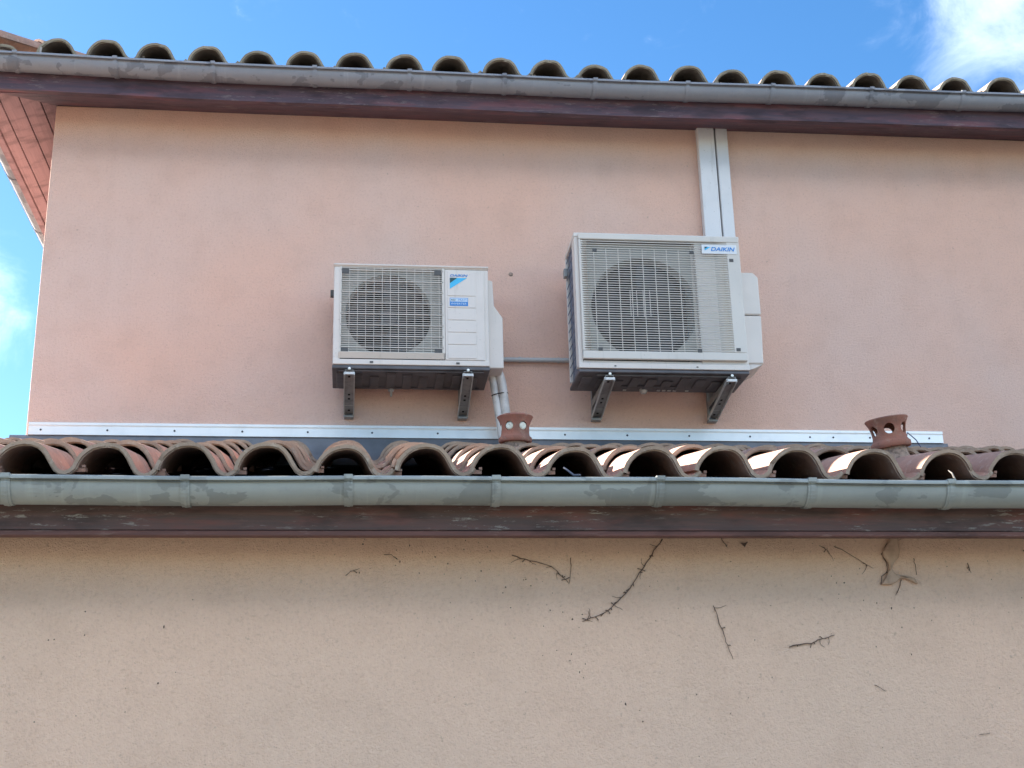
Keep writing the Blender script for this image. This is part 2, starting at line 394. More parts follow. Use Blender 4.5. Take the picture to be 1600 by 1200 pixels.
# ------------------------------------------------------------------ roofs and tiles
def tile_line():
    """top surface of one roman tile across its width: a near half-round barrel, a narrow pan, a rising side lip"""
    return [(-.117,.009),(-.1135,.026),(-.106,.044),(-.094,.062),(-.077,.079),(-.055,.0935),(-.029,.102),(-.002,.105),(.024,.102),(.046,.0935),(.064,.079),(.078,.061),(.0885,.042),(.097,.025),(.106,.011),(.117,.003),(.130,.000),(.143,.004),(.153,.012),(.160,.022)]
def offset_line(L, t):
    o = []
    for i, p in enumerate(L):
        a = L[max(i-1,0)]; b = L[min(i+1,len(L)-1)]
        dx, dz = b[0]-a[0], b[1]-a[1]; d = math.hypot(dx, dz); o.append((p[0] + dz/d*t, p[1] - dx/d*t))
    return o
def tile_mesh(seed, length=.485):
    R = random.Random(seed); w = R.uniform(-.004, .004)
    L = [(x * (1 + w * 3) + R.uniform(-.0006,.0006), z * (1 + w * 6) + R.uniform(-.0006,.0006)) for x, z in tile_line()]
    mb = MB(); t1, t2 = .0130, .0180; rim = []
    in1 = offset_line(L, t1); in2 = offset_line(L, t2)
    jag = [R.uniform(-.002, .004) for _ in L]
    c0 = R.randrange(2, len(L) - 3); jag[c0] += .010; jag[c0 + 1] += .007 * R.random()      # a chipped spot on the front edge
    def skin(A, B, y0, y1, jit):
        n = len(A); base = len(mb.v)
        for yy, first in ((y0, True), (y1, False)):
            tp = 1 if first else .93; tz = 1 if first else .92
            for i, p in enumerate(A): mb.v.append((p[0]*tp, yy + (jit[i] if first else 0), p[1]*tz))
            for i, p in enumerate(B): mb.v.append((p[0]*tp, yy + (jit[i] if first else 0), p[1]*tz))
        a0, b0, a1, b1 = base, base+n, base+2*n, base+3*n
        for i in range(n-1):
            mb.f.append((a0+i, a0+i+1, a1+i+1, a1+i)); mb.f.append((b0+i, b1+i, b1+i+1, b0+i+1))
            rim.append(len(mb.f)); mb.f.append((a0+i, b0+i, b0+i+1, a0+i+1)); mb.f.append((a1+i, a1+i+1, b1+i+1, b1+i))
        mb.f.append((a0, a1, b1, b0)); mb.f.append((a0+n-1, b0+n-1, b1+n-1, a1+n-1))
    skin(L, in1, 0, length, jag)
    skin(offset_line(L, t1+.0008), in2, .010, length*.95, [0]*len(L))
    mb.box(.150, .196, .030, .075, -.004, .010)       # side nib of the interlock
    mb.box(.186, .197, .026, .040, .0115, .020)
    me = mb.mesh('roof_tile')
    return me, rim
def tiles_of(mat, rimmat, seeds):
    out_ = []
    for sd in seeds:
        me, rim = tile_mesh(sd); me.materials.append(mat); me.materials.append(rimmat)
        for q in rim: me.polygons[q].material_index = 1
        me.shade_smooth(); me.set_sharp_from_angle(angle=math.radians(42)); out_.append(me)
    return out_
low_tiles = tiles_of(M['tile'], M['tile_rim'], range(8)); up_tiles = tiles_of(M['tile_pale'], M['tile_rim_up'], range(10, 17))
T = .2766; GA = .42; TILT = math.atan2(.100, .42)

# lower roof: boarding + courses
roof_lo = MB().add([(-2.42,-2.50,2.845),(6.3,-2.50,2.845),(6.3,-.002,2.845+SL*2.498),(-2.42,-.002,2.845+SL*2.498),
                    (-2.42,-2.50,2.825),(6.3,-2.50,2.825),(6.3,-.002,2.825+SL*2.498),(-2.42,-.002,2.825+SL*2.498)],
                   [(0,1,2,3),(4,7,6,5),(0,4,5,1),(1,5,6,2),(2,6,7,3),(3,7,4,0)]).build('roof', M['deck'], house)
eave_jit = {5: .006, 7: -.010, 9: -.014, 10: -.008, 11: .004, 12: .014}
for k in range(-4, 17):
    for r in range(6):
        y = -2.51 + GA * r; z = 2.978 + SL * (y + 2.51) - .105 * math.cos(TILT)
        jx = random.uniform(-.004, .004) + (eave_jit.get(k, 0) if r < 2 else 0)
        o = mesh_obj('roof_tile', low_tiles[(k * 7 + r * 3) % 8], roof_lo,
                     (-1.117 + k * T + jx, y + random.uniform(-.014, .012), z + random.uniform(-.003, .005)),
                     (TILT + random.uniform(-.014, .016), random.uniform(-.03, .03), random.uniform(-.022, .022)))
        if r == 5: o.scale = (1, .83, 1)
# upper hipped roof
EX, EY, EZ = -2.13, -.30, 5.852
roof_up = MB().add([(EX,EY,EZ),(7.5,EY,EZ),(7.5,7.3,EZ),(EX,7.3,EZ),(1.67,3.5,EZ+SL*3.8),(3.7,3.5,EZ+SL*3.8)],
                   [(0,1,5,4),(1,2,5),(2,3,4,5),(3,0,4),(0,3,2,1)]).build('roof', M['deck'], house)
T2 = .2777
for k in range(0, 25):
    for r in range(3):
        x = -1.667 + k * T2; y = -.33 + GA * r
        if y + .33 > (x - EX) - .12: continue
        z = 5.965 + SL * (y + .33) - .105 * math.cos(TILT) + sag(x)
        mesh_obj('roof_tile', up_tiles[(k * 5 + r) % 7], roof_up, (x + random.uniform(-.010, .010), y + random.uniform(-.018, .012), z + random.uniform(-.005, .005)),
                 (TILT + random.uniform(-.012, .012), random.uniform(-.035, .035), random.uniform(-.03, .03)))
mesh_obj('roof_tile', up_tiles[1], roof_up, (-1.95, -.315, 5.828), (TILT, .1, .05), (.95, .42, .9))
for k in range(5):      # courses of the side slope, seen end on past the corner
    for r in range(2):
        mesh_obj('roof_tile', up_tiles[(k + r) % 7], roof_up, (-2.16 + GA * r, .22 + T2 * k + .25 * r, 5.858 + SL * GA * r), (TILT, 0, -PI/2))
# hip caps
capm = MB(); n = 12; cap_o = [(.105 * math.cos(PI*i/n), .085 * math.sin(PI*i/n)) for i in range(n+1)]; cap_i = [(x*.86, z*.84) for x, z in cap_o]
capm.sweep(cap_o + cap_i[::-1], [0, .46], lambda p, y: (p[0]*(1 - .12*(y > 0)), y, p[1]*(1 - .1*(y > 0))))
capme = capm.mesh('hip_tile'); capme.materials.append(M['tile']); capme.shade_smooth(); capme.set_sharp_from_angle(angle=math.radians(42))
hd = Vector((1, 1, SL)).normalized()
for i in range(8):
    p = Vector((-2.13, -.33, 5.955)) + hd * (.40 * i)
    mesh_obj('hip_tile', capme, roof_up, p, (math.asin(hd.z) - .03, 0, -PI/4))
mm = MB()
for i in range(7):
    p = Vector((-2.10, -.30, 5.93)) + Vector((1, 1, 0)) * (.06 * i)
    a = .035 + random.uniform(0, .02)
    mm.lathe([(.001, -a*.6), (a, -a*.3), (a*1.1, a*.2), (a*.6, a*.6), (.001, a*.7)], 8, Matrix.Translation(p + Vector((random.uniform(.02,.07), -.02, random.uniform(-.02, .01)))), closed=False)
mm.build('mortar_bedding', M['mortar_pale'], roof_up, smooth=60)

# ------------------------------------------------------------------ flashing where the lower roof meets the wall
fl = MB().sweep([(-.014, 3.750), (-.004, 3.750), (-.004, 3.8175), (-.017, 3.8175), (-.017, 3.8035), (-.0115, 3.8005), (-.0115, 3.7985), (-.014, 3.7955)],
                [-1.704, 3.372], lambda p, x: (x, p[0], p[1])).build('flashing_strip', M['alu'], house)
sm = MB().lathe([(.0001, -.004), (.0055, -.004), (.0055, .0), (.003, .003), (.0001, .004)], 10, Matrix.Rotation(PI/2, 4, 'X'), closed=False).mesh('screw'); sm.materials.append(M['screw'])
for i in range(15):
    x = -1.645 + .3525 * i + random.uniform(-.006, .006)
    if x < 3.36: mesh_obj('screw', sm, fl, (x, -.0165, 3.777))
mesh_obj('screw', sm, fl, (2.72, -.0165, 3.777))
ap = MB(); xs = stations(-1.80, 3.40, 60)
ap.sweep([(-.005, 3.749), (-.030, 3.60), (-.12, 3.565), (-.12, 3.56), (-.024, 3.59), (-.001, 3.749)], xs,
         lambda p, x: (x, p[0] + .003 * math.sin(x * 23) * (3.75 - p[1]) * 5, p[1]))
ap.build('flashing_apron', M['lead'], house, smooth=60)

# ------------------------------------------------------------------ lettering
def text_part(body, x, z, y, width, height, mat, parent, name='lettering', shear=.25, bold=.02):
    cu = bpy.data.curves.new('t', 'FONT'); cu.body = body; cu.shear = shear; cu.offset = bold; cu.extrude = .0; cu.size = 1
    ob = bpy.data.objects.new('t', cu); COL.objects.link(ob)
    bpy.context.view_layer.update()
    me = bpy.data.meshes.new_from_object(ob.evaluated_get(bpy.context.evaluated_depsgraph_get()))
    bpy.data.objects.remove(ob)
    xs_ = [v.co.x for v in me.vertices]; ys_ = [v.co.y for v in me.vertices]
    x0, x1, y0, y1 = min(xs_), max(xs_), min(ys_), max(ys_)
    for v in me.vertices: v.co = Vector((x + (v.co.x - x0) / (x1 - x0) * width, y, z + (v.co.y - y0) / (y1 - y0) * height))
    me.name = name; me.materials.clear(); me.materials.append(mat)
    o = bpy.data.objects.new(name, me); COL.objects.link(o); setparent(o, parent); return o

def hole_plate(mb, x0, x1, z0, z1, cx, cz, r, yfn, ycirc, n=72):
    """rectangular sheet with a round hole"""
    A = sorted([2*PI*i/n for i in range(n)] + [math.atan2(z - cz, x - cx) % (2*PI) for x in (x0, x1) for z in (z0, z1)])
    ring = []; rect = []
    for a in A:
        c, s_ = math.cos(a), math.sin(a)
        t = min([q for q in (((x1 - cx)/c) if c > 1e-9 else 9, ((x0 - cx)/c) if c < -1e-9 else 9, ((z1 - cz)/s_) if s_ > 1e-9 else 9, ((z0 - cz)/s_) if s_ < -1e-9 else 9)])
        ring.append((cx + r*c, cz + r*s_)); rect.append((cx + t*c, cz + t*s_))
    b = len(mb.v); m = len(A)
    for p in ring: mb.v.append((p[0], ycirc, p[1]))
    for p in rect: mb.v.append((p[0], yfn(p[0]), p[1]))
    for i in range(m):
        j = (i+1) % m; mb.f.append((b+i, b+j, b+m+j, b+m+i))
    return mb
def fan_parts(parent, cx, cz, y, r, nb=3):
    rot = Matrix.Translation((cx, y, cz)) @ Matrix.Rotation(PI/2, 4, 'X')
    f = MB().lathe([(.001, .035), (r*.2, .03), (r*.24, .0), (r*.24, -.05), (.001, -.05)], 24, rot, closed=False)
    for k in range(nb):
        a0 = 2*PI*k/nb + .4; N = 10; rows = []
        for i in range(N+1):
            a = a0 + i/N * (2*PI/nb*.72)
            for j in range(5):
                rr = r*(.22 + .72*j/4); tw = .05*(1 - i/N*2)
                rows.append((cx + rr*math.cos(a - .25*j/4), y + tw, cz + rr*math.sin(a - .25*j/4)))
        f.add(rows, [(i*5+j, i*5+j+1, (i+1)*5+j+1, (i+1)*5+j) for i in range(N) for j in range(4)])
    return f.build('fan', M['fan'], parent, smooth=50)

# ------------------------------------------------------------------ small outdoor unit
u = empty('air_conditioner', (.311, -.24, 4.03), 'smaller air conditioner outdoor unit with plain white panel right of its fan grille', 'air conditioner', 'air conditioner units on the wall')
F = -.41; x0, x1, z0, z1 = -.103, .725, 4.032, 4.606
c = MB()
c.box(x0, x1, F + .004, -.08, 4.588, 4.600)
c.box(x0, x0 + .012, F + .012, -.08, z0, 4.588)
c.box(.486, x1, F + .006, -.08, z0 + .004, 4.588)
c.box(x0 + .012, .486, -.10, -.08, z0, 4.588)
c.box(x0 + .0005, -.066, F + .001, F + .045, z0 + .002, 4.5875)
c.build('casing', M['ac_white'], u, bevel=.006)
MB().box(x0 - .004, x1 + .003, F - .004, -.075, 4.5945, z1 + .001).build('top_cover', M['ac_white'], u, bevel=.006)
MB().box(x0 + .001, x1 - .001, F - .002, F + .03, z0, 4.062).build('bottom_rail', M['ac_white'], u, bevel=.004)
MB().box(.4895, .702, F - .0015, F + .0055, 4.064, 4.5815).build('front_panel', M['ac_white'], u, bevel=.003)
zsplit = [4.577, 4.428, 4.359, 4.289, 4.219, 4.149, 4.070]
for a, b in zip(zsplit[:-1], zsplit[1:]):
    MB().box(.503, .655, F - .0045, F - .002, b + .003, a - .003).build('panel_rib', M['ac_white'], u, bevel=.0015)
MB().prism([(F - .016, 4.098), (F + .002, 4.098), (F + .002, 4.066), (F - .001, 4.066)], lambda p, t: (-.074 + t * .558, p[0], p[1])).build('drip_ledge', M['ac_grille'], u, bevel=.002)
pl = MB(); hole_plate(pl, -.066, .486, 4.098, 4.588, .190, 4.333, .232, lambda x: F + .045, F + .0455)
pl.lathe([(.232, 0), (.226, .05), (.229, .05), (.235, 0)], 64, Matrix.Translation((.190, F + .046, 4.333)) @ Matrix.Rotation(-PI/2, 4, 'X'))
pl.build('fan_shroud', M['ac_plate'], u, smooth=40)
MB().box(-.085, .48, -.16, -.115, 4.05, 4.585).build('coil', M['black'], u)  # coil drawn black, holding the dark inside the casing
fan_parts(u, .190, 4.333, F + .12, .225)
gr = MB(); nb = 38
for i in range(nb + 1):
    z = 4.104 + (4.582 - 4.104) * i / nb; major = i % 5 == 2
    h = .0022 if major else .0013
    gr.box(-.067, .482, F - (.003 if major else 0), F + .004, z - h, z + h)
for i in range(12):
    x = -.020 + .0435 * i
    gr.box(x - .0012, x + .0012, F + .0005, F + .005, 4.099, 4.586)
gr.box(.474, .488, F - .003, F + .012, 4.099, 4.5865); gr.box(-.070, -.062, F - .003, F + .012, 4.099, 4.5865)
gr.build('grille', M['ac_grille'], u)
for cx in (-.043, .452):
    for cz in (4.565, 4.112):
        MB().box(cx - .019, cx + .019, F - .0035, F + .004, cz - (.016 if cz > 4.3 else .010), cz + .012).build('corner_clip', M['dark_plastic'], u)
base = MB().box(x0 - .002, x1 + .001, F + .004, -.072, 4.010, 4.0315)
for i in range(9):
    xx = x0 + .02 + i * .088; base.box(xx, xx + .05, F + .06 + .03 * (i % 3), -.10 - .02 * (i % 2), 4.002, 4.0105)
base.box(x0 + .03, x1 - .03, F + .02, F + .035, 4.001, 4.0108); base.box(x0 + .03, x1 - .03, -.11, -.095, 4.001, 4.0109)
base.build('base_pan', M['ac_base'], u, bevel=.006)
MB().lathe([(.0001, 0), (.018, 0), (.018, .008), (.007, .012), (.006, .04), (.0001, .04)], 14, Matrix.Translation((.213, -.09, 4.003)) @ Matrix.Rotation(PI, 4, 'X'), closed=False).build('drain_spout', M['pvc_grey'], u, smooth=40)
# valve cover on the right flank
poly = [(x1 + .001, 4.045), (x1 + .082, 4.045), (x1 + .082, 4.335), (x1 + .036, 4.405), (x1 + .030, 4.55), (x1 + .001, 4.56)]
MB().prism(poly, lambda p, t: (p[0], -.345 + t * .215, p[1])).build('valve_cover', M['ac_white'], u, bevel=.006)
MB().box(x0 - .022, x0 - .001, -.16, -.13, 4.52, 4.555).build('side_clip', M['dark_plastic'], u)
for x in (.10, .555):
    MB().box(x - .009, x + .009, F - .0045, F - .0022, 4.040, 4.050).build('screw', M['dark_plastic'], u)
# printing
yl = F - .0055
def tri(name, pts, mat, y, parent): 
    b = MB().prism(pts, lambda p, t: (p[0], y - .0006 + t * .0012, p[1])); return b.build(name, mat, parent)
tri('emblem', [(.5165, 4.534), (.5165, 4.470), (.609, 4.534)], M['logo_cyan'], yl, u)
tri('emblem', [(.5165, 4.534), (.5165, 4.503), (.556, 4.534)], M['logo_dark'], yl - .0015, u)
text_part('DAIKIN', .517, 4.541, yl - .0008, .096, .014, M['logo_blue'], u)
MB().box(.5155, .613, yl - .0005, yl + .0005, 4.372, 4.418).build('sticker', M['logo_blue'], u)
MB().box(.518, .6105, yl - .0012, yl - .0006, 4.3955, 4.4155).build('sticker', M['sticker'], u)
text_part('R32', .523, 4.400, yl - .0018, .022, .011, M['logo_dark'], u, shear=.1, bold=.01)
text_part('MULTI', .561, 4.400, yl - .0018, .043, .011, M['logo_blue'], u, shear=.1, bold=.0)
text_part('INVERTER', .522, 4.3785, yl - .0014, .083, .011, M['sticker'], u, shear=.15, bold=.01)

# ------------------------------------------------------------------ large outdoor unit
u = empty('air_conditioner', (1.66, -.33, 4.0), 'larger louvred air conditioner outdoor unit with brand plate at its top right corner', 'air conditioner', 'air conditioner units on the wall')
F = -.485; B = -.165; x0, x1, z0, z1 = 1.190, 2.118, 4.004, 4.792
c = MB()
c.box(x0, x1, F, B, 4.765, z1)                               # lid
c.box(x0 + .001, x0 + .026, F + .001, F + .085, z0 + .02, 4.765)  # front corner post
c.box(x0 + .001, x0 + .02, B - .022, B - .001, z0 + .02, 4.765)
c.box(1.86, x1 - .001, F + .001, B - .001, z0 + .02, 4.765)
c.box(x0 + .026, 1.86, F + .001, F + .03, z0 + .02, 4.050)
c.box(x0 + .02, 1.86, B - .02, B - .0015, z0 + .02, 4.765)
c.build('casing', M['ac_white'], u, bevel=.005)
MB().box(x0 + .0005, x1 - .0005, F - .006, F + .02, z0, 4.034).build('bottom_rail', M['ac_white'], u, bevel=.003)
MB().box(x0 + .018, x0 + .024, F + .086, B - .023, z0 + .03, 4.764).build('coil', M['coil'], u)
gd = MB()
for i in range(14): gd.box(x0 + .002, x0 + .006, F + .09, B - .025, z0 + .05 + .052 * i, z0 + .054 + .052 * i)
for yy in (F + .14, F + .20): gd.box(x0 + .0065, x0 + .0095, yy, yy + .004, z0 + .03, 4.76)
gd.build('coil_guard', M['coil'], u)
gx0, gx1, gz0, gz1 = 1.212, 2.106, 4.052, 4.778; G = -.508
fr = MB()
fr.box(gx0, gx1, G, F - .001, 4.744, gz1); fr.box(gx0 + .001, gx1 - .001, G + .0005, F - .001, gz0, 4.097)
fr.box(gx0 + .0005, gx0 + .012, G + .0003, F - .001, 4.097, 4.744); fr.box(2.036, gx1 - .0005, G + .0003, F - .001, 4.097, 4.744)
fr.build('front_frame', M['ac_grille'], u, bevel=.004)
bk = MB(); FX = 1.572; FZ = 4.372; FR = .293
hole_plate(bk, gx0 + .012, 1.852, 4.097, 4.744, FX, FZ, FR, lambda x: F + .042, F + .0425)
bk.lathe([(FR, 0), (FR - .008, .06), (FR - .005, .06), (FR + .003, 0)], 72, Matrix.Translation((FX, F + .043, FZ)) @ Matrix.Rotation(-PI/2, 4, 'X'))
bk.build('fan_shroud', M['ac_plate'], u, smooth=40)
N = 14; rows = []
for i in range(N + 1):
    t = i / N; x = 1.846 + .196 * t; y = F + .0415 + (G + .006 - F - .0415) * (3*t*t - 2*t**3)
    rows += [(x, y, 4.097), (x, y, 4.744)]
MB().add(rows, [(2*i, 2*i+2, 2*i+3, 2*i+1) for i in range(N)]).build('curved_backing', M['ac_grille'], u, smooth=60)
MB().box(x0 + .03, 1.86, B - .06, B - .021, z0 + .03, 4.762).build('coil', M['black'], u)  # black sheet carries the unlit interior behind the fan
fan_parts(u, FX, FZ, F + .11, .275)
gr = MB(); ns = 47
for i in range(ns):
    z = 4.1045 + .01365 * i
    xe = 1.893 if 4.672 < z < 4.728 else 2.040
    gr.prism([(G + .001, z - .0017), (G + .0060, z - .0019), (G + .0060, z + .0013), (G + .001, z + .0017)], lambda p, t, xe=xe: ((gx0 + .010) + t * (xe - gx0 - .010), p[0], p[1]))
    gr.prism([(G + .0005, z - .0048), (G + .012, z - .0048), (G + .012, z + .0040), (G + .0005, z + .0040)], lambda p, t, z=z: (gx0 + .011 + t * .034, p[0] + t * .008, z + (p[1] - z) * (1 - .45 * t)))
for i in range(8): gr.box(1.2925 + .0672 * i, 1.2955 + .0672 * i, G + .0025, G + .010, 4.097, 4.690)
for i in range(4): gr.box(1.482 + .036 * i, 1.4845 + .036 * i, G + .0025, G + .010, 4.30, 4.45)
gr.build('louvre_grille', M['ac_grille'], u)
for cx, cz in ((1.299, 4.678), (1.838, 4.679), (2.058, 4.636), (1.306, 4.105), (1.846, 4.104), (2.058, 4.114)):
    MB().box(cx - .0115, cx + .0115, G - .0015, G + .006, cz - .009, cz + .009).build('fixing_socket', M['dark_plastic'], u)
MB().box(1.896, 2.092, G - .0025, G + .008, 4.672, 4.727).build('brand_plate', M['badge'], u, bevel=.002)
yl = G - .0035
tri('emblem', [(1.912, 4.712), (1.912, 4.690), (1.946, 4.712)], M['logo_cyan'], yl, u)
tri('emblem', [(1.912, 4.712), (1.912, 4.700), (1.930, 4.712)], M['logo_dark'], yl - .0015, u)
text_part('DAIKIN', 1.946, 4.6885, yl - .0008, .136, .0235, M['logo_blue'], u)
base = MB().box(x0 + .001, x1 - .001, F + .003, B + .004, 3.984, z0 - .0005)
for i in range(10):
    xx = x0 + .03 + i * .09; base.box(xx, xx + .055, F + .07 + .03 * (i % 3), B - .05 - .03 * (i % 2), 3.975, 3.9845)
base.box(x0 + .10, x1 - .1, F + .03, F + .05, 3.974, 3.9848); base.box(x0 + .25, x1 - .3, -.27, -.25, 3.974, 3.9849)
base.build('base_pan', M['ac_base'], u, bevel=.006)
for xx in (1.48, 1.67, 1.70, 1.73, 1.76, 1.83):
    MB().box(xx, xx + .018, -.205, -.190, 3.979, 3.9836).build('drain_slot', M['bracket_edge'], u)
MB().lathe([(.0001, 0), (.022, 0), (.022, .012), (.014, .024), (.0001, .026)], 14, Matrix.Translation((1.592, -.21, 3.983)) @ Matrix.Rotation(PI, 4, 'X'), closed=False).build('drain_plug', M['bracket_edge'], u, smooth=40)
for zz, x_ in ((4.075, 1.222), (4.055, 1.214)):
    pass
MB().box(x0 - .016, x0 + .004, B - .06, B - .02, 4.64, 4.69).build('side_clip', M['bracket'], u, bevel=.004)
for x in (1.385, 1.83):
    MB().box(x - .005, x + .005, F - .008, F - .0062, 4.014, 4.020).build('screw', M['dark_plastic'], u)
for zz0, zz1 in ((4.075, 4.357), (4.362, 4.615)):
    poly = [(x1, zz0), (x1 + .118 - (.01 if zz0 < 4.3 else 0), zz0), (x1 + .118, zz1 - (.03 if zz0 > 4.3 else 0)), (x1 + .09, zz1), (x1, zz1)]
    MB().prism(poly, lambda p, t: (p[0], -.40 + t * .22, p[1])).build('valve_cover', M['ac_white'], u, bevel=.008)
MB().prism([(x1, 4.03), (x1 + .06, 4.05), (x1 + .105, 4.0735), (x1, 4.0735)], lambda p, t: (p[0], -.395 + t * .21, p[1])).build('cover_skirt', M['ac_white'], u, bevel=.003)

# ------------------------------------------------------------------ wall brackets under the units
def wall_bracket(X, top, front, label, lean=0):
    b = empty('wall_bracket', (X, 0, 3.87), label, 'bracket', 'steel brackets under the air conditioners')
    MB().box(X - .021, X + .021, -.004, -.0005, 3.868, top + .18).box(X - .021, X - .0185, -.032, -.0042, 3.868, top + .18).box(X + .0185, X + .021, -.032, -.0042, 3.868, top + .18).build('wall_plate', M['bracket'], b)
    MB().box(X - .022, X + .022, front, -.034, top - .003, top).box(X - .022, X - .0195, front + .004, -.034, top - .036, top - .0033).box(X + .0195, X + .022, front + .004, -.034, top - .036, top - .0033).build('arm', M['bracket'], b)
    A = Vector((X, front + .004, top - .012)); Bv = Vector((X, -.028, 3.878))
    d = (Bv - A); L = d.length; d.normalize(); nrm_ = Vector((0, d.z, -d.y)); 
    if nrm_.z > 0: nrm_ = -nrm_                     # outward: down and towards the viewer
    def P(w, n_, t): return A + d * (t * L) + nrm_ * n_ + Vector((w, 0, 0))
    pl_ = MB(); fl_ = MB()
    def slab(mb, w0, w1, n0, n1, t0, t1):
        mb.add([P(w0,n0,t0),P(w1,n0,t0),P(w1,n0,t1),P(w0,n0,t1),P(w0,n1,t0),P(w1,n1,t0),P(w1,n1,t1),P(w0,n1,t1)],
               [(0,3,2,1),(4,5,6,7),(0,1,5,4),(1,2,6,5),(2,3,7,6),(3,0,4,7)])
    slab(pl_, -.024, .024, -.002, .0005, 0, 1)
    for s_ in (-1, 1): slab(fl_, s_*.0265 - .0022, s_*.0265 + .0022, -.002, .016, 0, 1)
    slab(fl_, -.024, .024, .0008, .016, -.012, .006)
    pl_.build('brace', M['bracket'], b); fl_.build('brace_flange', M['bracket_edge'], b)
    for t in (.10, .52, .62, .90):
        mb = MB(); slab(mb, -.006, .006, .0008, .0018, t - .018, t + .018); mb.build('slot_shade', M['black'], b)  # black slabs painted in for the dark of open slots
    mb = MB(); slab(mb, -.023, .023, .0008, .0022, .78, .785); mb.build('brace_seam', M['bracket_edge'], b)
    MB().lathe([(.0001, .0), (.008, .0), (.008, .008), (.0001, .010)], 6, Matrix.Translation((X, front - .004, top + .004)) @ Matrix.Rotation(PI/2, 4, 'X'), closed=False).build('bolt', M['bolt'], b)
    MB().box(X - .026, X + .026, -.046, -.0006, 3.855, 3.8675).build('foot', M['bracket'], b, bevel=.003)
    return b
wall_bracket(-.015, 4.000, -.414, 'steel bracket under the left end of the smaller air conditioner')
wall_bracket(.608, 4.000, -.414, 'steel bracket under the smaller air conditioner, beside the grey pipes')
wall_bracket(1.356, 3.972, -.470, 'steel bracket under the left end of the larger air conditioner')
wall_bracket(2.020, 3.972, -.470, 'steel bracket under the right end of the larger air conditioner')

# ------------------------------------------------------------------ trunking, conduit, pipes
def trunking(xa, xb, label, dp):
    t = empty('cable_trunking', (xa, 0, 4.3), label, 'trunking', 'white trunking above the larger unit')
    MB().box(xa + .004, xb - .004, -.012, -.0005, 4.3, 5.72).build('back_channel', M['trunk'], t)
    MB().box(xa, xb, -dp, -.0125, 4.3, 5.7195).build('cover', M['trunk'], t, bevel=.006)
trunking(2.050, 2.152, 'wider left white plastic trunking rising from the larger unit to the eave', .062)
trunking(2.163, 2.236, 'narrower right white plastic trunking rising from the larger unit to the eave', .055)
cd = empty('conduit', (.79, -.02, 4.213), 'thin grey conduit running along the wall between the two air conditioners', 'conduit')
MB().tube([(.70, -.022, 4.211), (.95, -.021, 4.2125), (1.2, -.022, 4.213), (1.34, -.021, 4.214)], .0135, 12).build('pipe', M['pvc_grey'], cd, smooth=60)
for x in (.93, 1.15): MB().tube([(x, -.0215, 4.2125), (x + .012, -.0215, 4.2125)], .0165, 12).build('clip', M['pvc_grey'], cd, smooth=40)
pb = empty('pipe_bundle', (.80, -.2, 3.7), 'pair of grey lagged pipes dropping from the smaller unit behind the vent', 'pipes')
def bez(P, n=14):
    o = []
    for i in range(n + 1):
        t = i / n; a = [Vector(p) for p in P]
        while len(a) > 1: a = [a[k].lerp(a[k+1], t) for k in range(len(a)-1)]
        o.append(a[0])
    return o
MB().tube(bez([(.755, -.20, 4.10), (.765, -.20, 4.02), (.770, -.19, 3.95), (.79, -.18, 3.86), (.812, -.17, 3.72), (.82, -.15, 3.6)]), .0205, 12).build('pipe', M['foil'], pb, smooth=60)
MB().tube(bez([(.775, -.205, 4.10), (.822, -.205, 4.04), (.822, -.20, 3.95), (.812, -.19, 3.88), (.855, -.17, 3.74), (.87, -.15, 3.6)]), .0245, 12).build('pipe', M['foil'], pb, smooth=60)
ring = [(.7995 + .0445 * math.cos(2*PI*i/18), -.195 + .026 * math.sin(2*PI*i/18), 3.947 + .008 * math.cos(2*PI*i/18)) for i in range(19)]
MB().tube(ring, .0028, 6).build('cable_tie', M['black'], pb)

